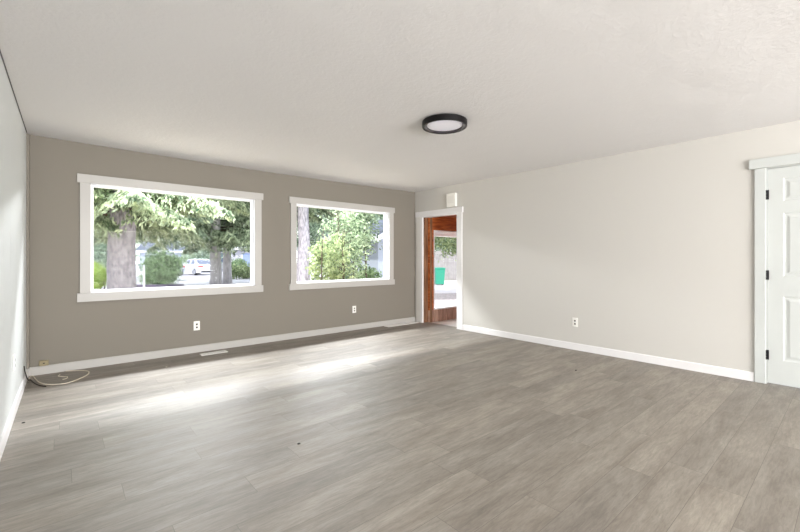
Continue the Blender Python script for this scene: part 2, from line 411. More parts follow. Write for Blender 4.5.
# doorway casing
r = empty('trim_1', (XE, 4.85, 0)); struct(r, 'white casing of the doorway')
I = Matrix.Translation(-Vector(r.location))
def part_of(r, nm, boxes, m, bev=0.0):
    I = Matrix.Translation(-Vector(r.location)); bm = bmesh.new()
    for b in boxes: bx(bm, *b, M=I)
    return obj(nm, bm, m, r, bevel=bev)
part_of(r, 'side_casing', [(XE - 0.02, XE, DY[1], 5.405, 0, DY[2])], M_trim, 0.002)
part_of(r, 'side_casing', [(XE - 0.02, XE, 4.30, DY[0], 0, DY[2])], M_base, 0.002)
part_of(r, 'head_casing', [(XE - 0.026, XE, 4.28, 5.425, DY[2], DY[2] + 0.095)], M_base, 0.002)
part_of(r, 'jamb', [(XE - 0.02, XE + 0.02, DY[1] - 0.05, DY[1], 0, DY[2]), (XE - 0.02, XE + 0.12, DY[0], DY[0] + 0.012, 0, DY[2]),
                    (XE - 0.02, XE + 0.12, DY[0] + 0.012, DY[1] - 0.05, DY[2] - 0.012, DY[2])], M_base)
# white door casing and door
r = empty('trim_2', (XE, 0.18, 0)); struct(r, 'white casing of the panel door')
part_of(r, 'side_casing', [(XE - 0.02, XE, D1[1] - 0.004, 0.650, 0, D1[2])], M_door, 0.002)
part_of(r, 'side_casing', [(XE - 0.02, XE, D1[0] - 0.08, D1[0] + 0.004, 0, D1[2])], M_door, 0.002)
part_of(r, 'head_casing', [(XE - 0.026, XE, D1[0] - 0.11, 0.690, D1[2] + 0.002, D1[2] + 0.094)], M_door, 0.002)
part_of(r, 'door_jamb', [(XE, XE + 0.12, D1[1] - 0.010, D1[1] - 0.001, 0, D1[2]), (XE, XE + 0.12, D1[0] + 0.001, D1[0] + 0.010, 0, D1[2]),
                    (XE, XE + 0.12, D1[0] + 0.010, D1[1] - 0.010, D1[2] - 0.008, D1[2] - 0.001)], M_door)
y0, y1 = D1[0] + 0.014, D1[1] - 0.014
r = empty('door_1', (XE + 0.005, y1, 0)); struct(r, 'white six-panel door')
def six_panel(bm, y0, y1, z0, z1, xf, th):
    # front face as a grid with recessed, bevelled, raised panels
    st = 0.108; mid = (y0 + y1) / 2; mu = 0.05
    pys = [(y0 + st, mid - mu), (mid + mu, y1 - st)]
    pzs = [(0.235, 0.835), (1.02, 1.612), (1.72, 1.935)]
    ysl = [y0, pys[0][0], pys[0][1], pys[1][0], pys[1][1], y1]
    zsl = [z0] + [z for p in pzs for z in p] + [z1]
    for i in range(5):
        for j in range(7):
            ya, yb, za, zb = ysl[i], ysl[i + 1], zsl[j], zsl[j + 1]
            if i % 2 == 1 and j % 2 == 1:
                lv = [(0, 0), (0.012, 0.006), (0.026, 0.006), (0.046, 0.001)]
                rings = []
                for ins, dp in lv:
                    rings.append([bm.verts.new((xf + dp, y, z)) for y, z in ((ya + ins, za + ins), (yb - ins, za + ins), (yb - ins, zb - ins), (ya + ins, zb - ins))])
                for a, b in zip(rings, rings[1:]):
                    for k in range(4): bm.faces.new((a[k], a[(k + 1) % 4], b[(k + 1) % 4], b[k]))
                bm.faces.new(rings[-1])
            else:
                bm.faces.new([bm.verts.new((xf, y, z)) for y, z in ((ya, za), (yb, za), (yb, zb), (ya, zb))])
    bmesh.ops.remove_doubles(bm, verts=bm.verts, dist=1e-5)
    b0 = [bm.verts.new((x, y, z)) for x in (xf, xf + th) for y, z in ((y0, z0), (y1, z0), (y1, z1), (y0, z1))]
    bm.faces.new(b0[4:])
    for k in range(4): bm.faces.new((b0[k], b0[(k + 1) % 4], b0[4 + (k + 1) % 4], b0[4 + k]))
bm = bmesh.new(); six_panel(bm, y0, y1, 0.012, D1[2] - 0.012, XE + 0.004, 0.035)
bmesh.ops.transform(bm, matrix=Matrix.Translation(-Vector(r.location)), verts=bm.verts)
obj('door_panel', bm, M_door, r)
for z in (1.79, 1.03, 0.275):
    bm = bmesh.new()
    for k in range(3):
        tube(bm, [(XE - 0.006, y1 + 0.007, z - 0.045 + 0.0305 * k), (XE - 0.006, y1 + 0.007, z - 0.0165 + 0.0305 * k)], 0.0085, 10)
    bx(bm, XE - 0.004, XE + 0.008, y1 - 0.012, y1 + 0.012, z - 0.045, z + 0.045)
    bmesh.ops.transform(bm, matrix=Matrix.Translation(-Vector(r.location)), verts=bm.verts)
    h = obj('hinge', bm, M_black, r); h['label'] = 'black hinge'
bm = bmesh.new()
Mk = Matrix.Translation((XE + 0.004, y0 + 0.065, 0.95)) @ Matrix.Rotation(-PI / 2, 4, 'Y')
lathe(bm, [(0, 0), (0.032, 0), (0.032, 0.008), (0.012, 0.012), (0.012, 0.03), (0.026, 0.042), (0.028, 0.055), (0.018, 0.066), (0, 0.068)], 24, Mk)
bmesh.ops.transform(bm, matrix=Matrix.Translation(-Vector(r.location)), verts=bm.verts)
obj('door_knob', bm, M_black, r, smooth=True)

# ------------------------------------------------------------------ porch beyond the doorway
PY = 5.19
PW = (5.305, 7.2, 0.222, 1.72)
grid_wall('wall_porch_north', [XE + 0.12, PW[0], PW[1], 8.0], [0.222, PW[3], 2.12], [PW], PY, PY + 0.10, M_orange)['label'] = 'orange cedar wall around the porch window'
bm = bmesh.new()
x = XE + 0.2
while x < 8.0:       # vertical boards below the porch window, each with a rounded edge
    bx(bm, x + 0.006, min(8.0, x + 0.064), PY - 0.012, PY + 0.09, 0.0, 0.222); x += 0.07
bx(bm, XE + 0.12, 8.0, PY, PY + 0.1, 0.0, 0.222)
struct(obj('wall_porch_base', bm, M_bead), 'brown vertical panelling under the porch window')
bm = bmesh.new()
bx(bm, XE + 0.02, XE + 0.20, PY + 0.045, PY + 0.11, 0, 1.955); bx(bm, XE + 0.125, XE + 0.185, PY - 0.01, PY + 0.045, 0, 1.955)
struct(obj('trim_3', bm, M_brown, bevel=0.004), 'brown stained wooden door jamb')
r = empty('window_3', (6.2, PY, 0.222)); struct(r, 'low white-trimmed porch window')
k = 0.022
part_of(r, 'window_frame', [(PW[0], PW[0] + k, PY - 0.004, PY + 0.05, PW[2], PW[3]), (PW[1] - k, PW[1], PY - 0.004, PY + 0.05, PW[2], PW[3]),
                            (PW[0] + k, PW[1] - k, PY - 0.004, PY + 0.05, PW[3] - k, PW[3]), (PW[0] + k, PW[1] - k, PY - 0.004, PY + 0.05, PW[2], PW[2] + k)], M_vinyl)
part_of(r, 'pane', [(PW[0] + k - .004, PW[1] - k + .004, PY + 0.02, PY + 0.024, PW[2] + k - .004, PW[3] - k + .004)], M_glass)
struct(box('floor_porch', XE + 0.12, 8.0, 3.2, PY + 0.1, -0.12, 0.0, M_trim))
struct(box('ceiling_porch', XE + 0.12, 8.0, 3.2, PY + 0.1, 1.99, 2.1, M_orange))
struct(box('roof_porch', XE + 0.12, 8.4, 3.0, PY + 1.0, 2.13, 2.2, M_fascia), 'pale porch soffit')
struct(box('trim_4', XE + 0.14, 8.4, 6.15, 6.30, 1.69, 2.13, M_fascia), 'pale porch eave beam')
struct(box('wall_porch_south', XE + 0.12, 8.0, 3.1, 3.2, -0.12, 2.12, M_orange))
grid_wall('wall_porch_east', [3.2, 3.5, 4.9, PY + 0.1], [-0.12, 0.3, 1.8, 2.12], [(3.5, 4.9, 0.3, 1.8)], 8.0, 8.1, M_orange, axis='y')

# ------------------------------------------------------------------ ceiling light
r = empty('ceiling_light', (2.643, 2.448, H - 0.010)); tag(r, 'round black-rimmed flush ceiling light with white diffuser', 'ceiling light')
bm = bmesh.new()
lathe(bm, [(0.199, 0), (0.203, -0.003), (0.203, -0.050), (0.199, -0.053), (0.188, -0.053), (0.159, -0.034), (0.154, -0.034)], 72)
obj('housing', bm, M_black, r, smooth=False)
bm = bmesh.new(); lathe(bm, [(0.158, -0.033), (0.158, -0.037), (0.120, -0.041), (0.06, -0.043), (0, -0.0435)], 72)
obj('diffuser', bm, M_diff, r, smooth=True)
bm = bmesh.new(); lathe(bm, [(0.1888, -0.0532), (0.1888, -0.0545), (0.160, -0.0355), (0.159, -0.0345)], 72)
obj('reflector_ring', bm, M_lamp_inner, r, smooth=True)

# door chime
r = empty('door_chime', (XE, 4.514, 2.065)); tag(r, 'small white door chime box on the wall above the open doorway', 'door chime')
part_of(r, 'cover', [(XE - 0.055, XE, 4.414, 4.614, 2.065, 2.295)], M_plastic, 0.008)
part_of(r, 'grille', [(XE - 0.058, XE - 0.054, 4.45, 4.578, 2.13 + 0.018 * i, 2.138 + 0.018 * i) for i in range(7)], M_trim)

# outlets
def outlet():
    r = empty('wall_outlet', (0, 0, 0))       # local frame: plate in x-z plane facing -y
    bm = bmesh.new(); bx(bm, -0.036, 0.036, -0.007, 0, -0.058, 0.058); obj('cover_plate', bm, M_plastic, r, bevel=0.003)
    for z in (-0.0195, 0.0195):
        bm = bmesh.new(); Mx = Matrix.Translation((0, -0.0068, z)) @ Matrix.Rotation(PI / 2, 4, 'X') @ Matrix.Scale(0.86, 4, (0, 1, 0))
        lathe(bm, [(0.0168, 0), (0.0168, 0.0018), (0.0155, 0.0025), (0, 0.0025)], 24, Mx)
        rc = obj('receptacle', bm, M_plastic, r)
        bm = bmesh.new()
        bx(bm, -0.0085, -0.0050, -0.0102, -0.009, z - 0.005, z + 0.008); bx(bm, 0.0050, 0.0085, -0.0102, -0.009, z - 0.005, z + 0.007)
        lathe(bm, [(0.0030, 0), (0.0030, 0.0012), (0, 0.0012)], 12, Matrix.Translation((0, -0.009, z - 0.009)) @ Matrix.Rotation(PI / 2, 4, 'X'))
        bx(bm, -0.010, 0.010, -0.0096, -0.009, z - 0.0115, z + 0.0095)
        obj('slots', bm, M_dark, rc)
    bm = bmesh.new(); lathe(bm, [(0.003, 0), (0.003, 0.001), (0, 0.0015)], 12, Matrix.Translation((0, -0.0068, 0)) @ Matrix.Rotation(PI / 2, 4, 'X'))
    obj('screw', bm, M_rim, r)
    return r
o0 = outlet(); o0.location = (1.310, YN, 0.337)
tag(o0, 'white wall outlet on the taupe wall under the left window', 'outlet', 'wall outlets')
for loc, rz, lab in (((3.700, YN, 0.342), 0, 'white wall outlet on the taupe wall under the right window'),
                     ((XE, 2.402, 0.358), -PI / 2, 'white wall outlet on the long pale wall right of the doorway'),
                     ((lx(4.18) + 0.0005, 4.18, 0.397), PI / 2, 'white outlet on the white side wall seen edge-on')):
    o = copy_tree(o0); o.location = loc; o.rotation_euler = (0, 0, rz); o['label'] = lab

# floor registers
def register(loc, L, Wd, label, rz=0.0):
    r = empty('floor_vent', loc, rz); tag(r, label, 'floor vent', 'white floor vents')
    bm = bmesh.new(); a, b = L / 2, Wd / 2; e = 0.02
    for q in ((-a, a, -b, -b + e), (-a, a, b - e, b), (-a, -a + e, -b + e, b - e), (a - e, a, -b + e, b - e)): bx(bm, *q, 0.0, 0.006)
    obj('frame', bm, M_plastic, r)
    bm = bmesh.new(); bx(bm, -a + e, a - e, -b + e, b - e, 0.0, 0.001); obj('duct_opening', bm, M_dark, r)
    n = int((L - 2 * e) / 0.018)
    bm = bmesh.new()
    for i in range(n):
        x = -a + e + (i + 0.5) * (L - 2 * e) / n
        bx(bm, x - 0.0040, x + 0.0040, -b + e, b - e, 0.001, 0.0045)
    bx(bm, -a + e, a - e, -0.004, 0.004, 0.001, 0.0052)
    obj('louvers', bm, M_plastic, r)
    return r
register((1.462, 5.27, 0), 0.305, 0.115, 'small white floor vent below the left window')
register((4.66, 5.355, 0), 0.72, 0.13, 'long white floor vent along the baseboard near the doorway')

# phone jack and cables
r = empty('phone_jack', (-0.125, YN, 0.10)); tag(r, 'small beige cable jack box on the taupe wall just above the baseboard', 'jack box')
part_of(r, 'housing', [(-0.162, -0.088, YN - 0.028, YN, 0.089, 0.142)], M_beige, 0.004)
part_of(r, 'socket', [(-0.132, -0.118, YN - 0.030, YN - 0.027, 0.110, 0.120)], M_dark)
def smoothpts(P, n=8):
    P = [Vector(p) for p in P]; Q = [P[0]] + P + [P[-1]]; out = []
    for i in range(1, len(Q) - 2):
        for k in range(n):
            t = k / n
            out.append(0.5 * ((2 * Q[i]) + (-Q[i - 1] + Q[i + 1]) * t + (2 * Q[i - 1] - 5 * Q[i] + 4 * Q[i + 1] - Q[i + 2]) * t * t + (-Q[i - 1] + 3 * Q[i] - 3 * Q[i + 1] + Q[i + 2]) * t ** 3))
    out.append(P[-1]); return out
zc = 0.0045
bm = bmesh.new()
tube(bm, smoothpts([(-0.247, 5.02, 0.155), (-0.238, 5.06, 0.09), (-0.228, 5.16, 0.02), (-0.227, 5.391, zc), (-0.206, 5.417, zc), (-0.178, 5.242, zc), (-0.145, 5.090, zc), (-0.100, 4.985, zc), (-0.036, 4.926, zc), (0.028, 4.902, zc), (0.087, 4.931, zc), (0.157, 5.017, zc), (0.207, 5.106, zc), (0.227, 5.190, zc), (0.219, 5.283, zc), (0.160, 5.358, zc), (0.047, 5.430, zc)]), 0.0042, 8)
tag(obj('coaxial_cable', bm, M_cable_w, smooth=True), 'cream cable lying in a wide loop on the floor in the left corner', 'cable')
bm = bmesh.new()
tube(bm, smoothpts([(-0.249, 4.99, 0.20), (-0.243, 5.02, 0.13), (-0.226, 5.10, 0.04), (-0.222, 5.280, zc), (-0.179, 5.081, zc), (-0.141, 4.971, zc), (-0.098, 4.903, zc)]), 0.0045, 8)
tag(obj('dark_cable', bm, M_cable_k, smooth=True), 'short dark cable hanging out of the left corner beside the cream one', 'cable')
bm = bmesh.new()
tube(bm, smoothpts([(0.00, 5.31, zc), (-0.012, 5.24, zc), (0.02, 5.20, zc), (0.055, 5.16, zc), (0.05, 5.10, zc), (0.02, 5.07, zc)]), 0.0035, 8)
tag(obj('cable_offcut', bm, M_cable_w, smooth=True), 'short curly cream cable piece inside the big cable loop', 'cable')
for k, (x, y, lab) in enumerate(((-0.2, 3.93, 'tiny dark crumb on the floor beside the white side wall baseboard'),
                                 (4.143, 1.951, 'tiny dark crumb on the floor in front of the long pale wall'),
                                 (1.158, 2.335, 'tiny dark crumb in the open middle of the floor'),
                                 (0.88, 4.93, 'tiny pale crumb on the floor below the left window'))):
    bm = bmesh.new(); bmesh.ops.create_icosphere(bm, subdivisions=1, radius=0.009)
    for v in bm.verts: v.co.z = max(0, v.co.z * 0.5 + 0.003); v.co.x *= 1.3
    o = obj('floor_crumb', bm, M_cable_w if k == 3 else M_dark); o.location = (x, y, 0); tag(o, lab, 'crumb', 'crumbs on the floor')

# ================================================================== outdoors
FX, FY = 0.6527, 0.7576
def at(px, d, z=0.0):
    """a place in the garden, d metres ahead, seen under the bearing px"""
    t = (px - 400) / 394.6
    return Vector((d * (FX + FY * t), d * (FY - FX * t), z))
GZ = -0.30
struct(box('ground', -60, 120, YN + 0.16, 19, GZ - 0.1, GZ, M_yard), 'dry needle-strewn yard')
struct(box('street', -60, 160, 19, 120, GZ - 0.1, GZ - 0.001, M_asphalt), 'pale sunlit asphalt')
struct(box('ground_rear', -60, 120, -40, YN + 0.16, GZ - 0.1, GZ, M_yard))
bm = bmesh.new(); bx(bm, 8.2, 30, 0.0, 18, GZ, GZ + 0.006); struct(obj('patio', bm, M_patio), 'pale patio paving beside the porch')

def leaf_mesh(name, C, L, Wd, m, parent, seed=0, droop=0.0, ax=None):
    rng = np.random.default_rng(seed); n = len(C); C = np.asarray(C, float)
    a = rng.normal(size=(n, 3)); a[:, 2] -= droop
    if ax is not None: a = a * 0.45 + ax
    a /= np.linalg.norm(a, axis=1)[:, None]
    b = np.cross(a, rng.normal(size=(n, 3))); b /= np.linalg.norm(b, axis=1)[:, None]
    s = rng.uniform(0.6, 1.3, n)[:, None]
    a = a * L * s / 2; b = b * Wd * s / 2
    V = np.stack([C - a, C + b, C + a, C - b], 1).reshape(-1, 3)
    me = bpy.data.meshes.new(name)
    me.vertices.add(4 * n); me.vertices.foreach_set('co', V.ravel())
    me.loops.add(4 * n); me.loops.foreach_set('vertex_index', np.arange(4 * n, dtype=np.int32))
    me.polygons.add(n); me.polygons.foreach_set('loop_start', np.arange(0, 4 * n, 4, dtype=np.int32))
    me.polygons.foreach_set('loop_total', np.full(n, 4, dtype=np.int32))
    me.update(calc_edges=True); me.materials.append(m)
    o = bpy.data.objects.new(name, me); COL.objects.link(o); o.parent = parent
    return o

def trunk_bm(h, r, seed, lean=(0, 0), n=16, flare=0.35):
    rnd = random.Random(seed); bm = bmesh.new(); pts, rad = [], []
    for i in range(15):
        u = i / 14
        pts.append((lean[0] * u + rnd.uniform(-.02, .02), lean[1] * u + rnd.uniform(-.02, .02), h * u))
        rad.append(r * (1 + flare * math.exp(-u * 9) - 0.35 * u) * rnd.uniform(0.97, 1.03))
    tube(bm, pts, rad, n); return bm

def conifer(base, h, r, label, seed, zmin, zmax, nb, L, density, leaf=(0.16, 0.035), lean=(0, 0), bark=None, lm=None, group='conifers in the front yard', droop=0.5, spread=(0, 2 * PI), front=0, flare=0.3):
    rng = np.random.default_rng(seed)
    root = empty('conifer_tree', base); tag(root, label, 'tree', group)
    obj('trunk', trunk_bm(h, r, seed, lean, flare=flare), bark or M_bark, root, smooth=True)
    pts, axs = [], []; bb = bmesh.new()
    for k in range(nb + front):
        z0 = zmin + (zmax - zmin) * (k + 0.5) / nb; ph = rng.uniform(*spread); Lb = L * rng.uniform(0.65, 1.1)
        if k >= nb: z0 = zmin + rng.uniform(-0.1, 1.0); Lb = rng.uniform(0.8, 1.5)
        d = np.array([math.cos(ph), math.sin(ph), 0.0]); side = np.array([-d[1], d[0], 0.0]); dr = droop * rng.uniform(0.7, 1.3)
        pos = lambda u: d * (r + Lb * u) + np.array([lean[0] * z0 / h, lean[1] * z0 / h, z0 + Lb * (0.18 * u - dr * u * u)])
        tube(bb, [Vector(pos(u)) for u in (0, .2, .4, .6, .8, 1)], [0.035, .028, .021, .015, .009, .004], 5)
        n = int(density * Lb)
        tw = rng.uniform(0.15, 1.0, n // 9)                    # side twigs
        sg = rng.choice([-1, 1], n // 9)
        ln = 0.42 * Lb * (1.12 - tw) * rng.uniform(0.6, 1.1, n // 9)
        for t, s, l in zip(tw, sg, ln):
            p0 = pos(t); v = np.linspace(0.05, 1, 9) + rng.normal(scale=0.03, size=9)
            q = p0 + np.outer(v * l, side * s * 0.85 + d * 0.5); q[:, 2] -= (v ** 1.6) * l * 0.75
            q += rng.normal(scale=0.035, size=q.shape)
            pts.append(q); axs.append(np.tile(side * s * 0.6 + d * 0.4 + np.array([0, 0, -0.9]), (9, 1)))
    obj('branches', bb, M_branch, root)
    leaf_mesh('foliage', np.concatenate(pts), leaf[0], leaf[1], lm or L_con, root, seed, 0, np.concatenate(axs))
    return root

def cloud(rng, n, rx, ry, rz, ncl, sig):
    c = rng.normal(size=(ncl, 3)); c /= np.linalg.norm(c, axis=1)[:, None]; c *= rng.uniform(0.35, 1.0, ncl)[:, None] ** 0.5
    c *= np.array([rx, ry, rz]); k = rng.integers(0, ncl, n)
    return c[k] + rng.normal(scale=sig, size=(n, 3))

def broadleaf(name, base, h, r, crown, cz, n, leaf, m, label, cat, seed, group=None, ncl=60, sig=None, bark=None, stems=1, lean=(0, 0)):
    rng = np.random.default_rng(seed); rnd = random.Random(seed)
    root = empty(name, base); tag(root, label, cat, group)
    bm = bmesh.new()
    for s in range(stems):
        ox, oy = (rnd.uniform(-.35, .35), rnd.uniform(-.35, .35)) if stems > 1 else (0, 0)
        P = [(ox + lean[0] * u + rnd.uniform(-.04, .04) * (u > 0), oy + lean[1] * u, h * u) for u in (0, .2, .4, .6, .8, 1)]
        tube(bm, P, [r, r * .9, r * .8, r * .65, r * .5, r * .3], 8)
        for q in range(7):
            u = rnd.uniform(0.35, 0.95); a = rnd.uniform(0, 2 * PI); l = crown[0] * rnd.uniform(0.5, 0.95)
            p = Vector((ox + lean[0] * u, oy + lean[1] * u, h * u)); e = Vector((math.cos(a) * l, math.sin(a) * l, l * 0.4))
            tube(bm, [p, p + e * .5, p + e], [r * .35, r * .22, r * .08], 5)
    obj('trunk' if r > 0.04 else 'stems', bm, bark or M_branch, root)
    C = cloud(rng, n, *crown, ncl, sig or crown[0] * 0.16); C[:, 2] += cz; C[:, 0] += lean[0]; C[:, 1] += lean[1]
    C = C[C[:, 2] > 0.03]
    leaf_mesh('foliage', C, leaf[0], leaf[1], m, root, seed, 0.2)
    return root

# near conifers seen in the left window
conifer(at(122, 9, GZ), 9.0, 0.285, 'broad grey-barked conifer trunk filling the left side of the left window', 3, 2.35, 6.2, 74, 2.6, 480, leaf=(0.15, 0.042), lean=(0.05, 0), droop=0.34, front=26, flare=0.08)
conifer(at(215.7, 20, GZ), 11, 0.235, 'conifer with a smooth grey trunk standing just left of its paler twin', 5, 2.35, 8, 60, 3.2, 290, leaf=(0.22, 0.06), bark=M_bark2, droop=0.35, front=22)
conifer(at(227.5, 22.5, GZ), 11, 0.21, 'paler conifer trunk close behind, at the right of the twin trunks', 7, 2.5, 8, 46, 3.4, 260, leaf=(0.24, 0.065), bark=M_bark2, droop=0.33, front=16)
# near trunk in the right window
conifer(at(303, 11, GZ), 9.0, 0.165, 'tall bare grey trunk at the left edge of the right window', 11, 4.2, 7.5, 20, 2.3, 400, lean=(0.12, 0.05), droop=0.3)
conifer(at(123, 14.5, GZ), 8.0, 0.16, 'dark conifer hidden behind the broad trunk, its boughs hanging to the right', 13, 2.9, 6.5, 36, 3.0, 260, leaf=(0.2, 0.06), lm=L_dark, bark=M_branch, droop=0.33)
conifer(at(273, 14, GZ), 8.0, 0.12, 'conifer between the two windows whose light boughs hang into both views', 17, 3.1, 6.8, 34, 2.3, 330, leaf=(0.2, 0.06), bark=M_branch, droop=0.36)

# shrubs and hedges beyond the left window
broadleaf('evergreen_shrub', at(163, 26, GZ), 1.6, 0.05, (1.15, 1.15, 0.85), 1.05, 5200, (0.17, 0.09), L_shrub, 'tall rounded green shrub between the broad trunk and the parked cars', 'shrub', 21, stems=3)
broadleaf('low_hedge', at(160, 22.5, GZ), 0.5, 0.03, (1.0, 0.6, 0.34), 0.30, 3200, (0.12, 0.06), L_shrub, 'low spreading green hedge in front of the rounded shrub', 'hedge', 22, stems=3)
broadleaf('grass_clump', at(97, 17, GZ), 0.5, 0.02, (0.34, 0.34, 0.50), 0.72, 1500, (0.30, 0.03), L_yel, 'bright yellow-green clump of tall grass left of the broad trunk', 'ornamental grass', 23, stems=3)
broadleaf('flowering_shrub', at(246, 29, GZ), 0.6, 0.03, (1.25, 0.7, 0.42), 0.50, 3000, (0.15, 0.08), L_maple, 'wide yellow-green shrub on the right edge of the left window view', 'shrub', 24, stems=3)
broadleaf('flowering_shrub', at(236, 36, GZ), 0.9, 0.03, (0.9, 0.7, 0.6), 0.75, 2200, (0.17, 0.09), L_shrub, 'darker green shrub farther back beside the pale trunk', 'shrub', 25, stems=3)
broadleaf('evergreen_shrub', at(98, 26, GZ), 2.6, 0.06, (1.8, 1.6, 1.4), 1.5, 6000, (0.20, 0.1), L_far, 'large pale green bush at the far left of the left window view', 'shrub', 26, stems=3)
broadleaf('evergreen_shrub', at(203, 42.5, GZ), 2.0, 0.06, (1.9, 1.1, 1.2), 1.5, 4000, (0.26, 0.13), L_far, 'green hedge-like bush right behind the white car', 'shrub', 27, stems=3)

# plants seen in the right window
broadleaf('maple_sapling', at(331, 8.2, GZ), 2.1, 0.018, (0.38, 0.40, 0.62), 1.42, 1900, (0.085, 0.05), L_maple, 'pale yellow-green leafy young maple close outside the right window', 'small tree', 31, group='small trees outside the right window', stems=3, ncl=80, sig=0.07)
broadleaf('maple_sapling', at(345, 10.4, GZ), 2.9, 0.02, (0.60, 0.6, 0.95), 1.85, 3200, (0.085, 0.045), L_sap, 'mid green bushy tree right of the pale maple', 'small tree', 32, group='small trees outside the right window', stems=2, ncl=90, sig=0.10)
broadleaf('maple_sapling', at(354, 12.5, GZ), 3.6, 0.035, (0.62, 0.7, 1.2), 2.6, 4200, (0.10, 0.05), L_sap, 'leafy tree with thin dark stem in the right half of the right window', 'small tree', 33, group='small trees outside the right window', stems=2, ncl=110, sig=0.16)
broadleaf('maple_sapling', at(308, 21, GZ), 4.6, 0.06, (1.7, 1.4, 1.4), 3.2, 5000, (0.13, 0.07), L_dark, 'darker tree standing behind the pale maple', 'small tree', 34, group='small trees outside the right window', stems=2, ncl=110, sig=0.2)
broadleaf('evergreen_shrub', at(368, 12.9, GZ) , 0.9, 0.03, (0.45, 0.45, 0.5), 0.65, 3000, (0.10, 0.05), L_shrub, 'round dark green shrub low in the right half of the right window', 'shrub', 35, stems=3)
broadleaf('evergreen_shrub', at(349, 16.2, GZ), 0.9, 0.03, (0.45, 0.45, 0.5), 0.6, 1800, (0.10, 0.05), L_dark, 'small dark shrub left of the round one beyond the right window', 'shrub', 36, stems=3)
broadleaf('low_hedge', at(322, 12.2, GZ), 0.5, 0.02, (0.7, 0.5, 0.26), 0.28, 3000, (0.10, 0.05), L_maple, 'low yellow-green groundcover along the sill of the right window view', 'hedge', 37, stems=3)
broadleaf('maple_sapling', at(460, 15.5, GZ), 4.2, 0.05, (1.2, 1.2, 1.2), 2.75, 4200, (0.14, 0.07), L_maple, 'light green tree overhanging the view through the porch window', 'small tree', 38, stems=1)

# far trees closing off the view
for k, (px, d, cz, rx, lm, lab) in enumerate((
        (60, 52, 6.5, 6.5, L_far, 'pale far tree beyond the left edge of the left window'),
        (114, 76, 8.5, 7.0, L_dark, 'dark far tree behind the broad trunk'),
        (152, 96, 9.5, 9.0, L_far, 'tall pale far tree behind the rounded shrub'),
        (206, 88, 8.0, 8.0, L_dark, 'dark far tree rising behind the white car'),
        (268, 72, 8.0, 7.0, L_far, 'pale far tree above the low house'),
        (332, 62, 6.5, 6.5, L_dark, 'dark far tree behind the bare trunk of the right window'),
        (362, 44, 6.0, 5.5, L_far, 'pale far tree in the middle of the right window'),
        (402, 60, 7.0, 6.5, L_dark, 'dark far tree behind the gabled house'),
        (446, 42, 6.0, 5.0, L_far, 'pale far tree behind the board fence'))):
    broadleaf('deciduous_tree', at(px, d, GZ), 8.0, 0.28, (rx * 0.62, rx * 0.62, rx * 0.85), cz, 4200, (0.60, 0.34), lm, lab, 'tree', 50 + k, group='far trees across the street', ncl=70, sig=rx * 0.14)

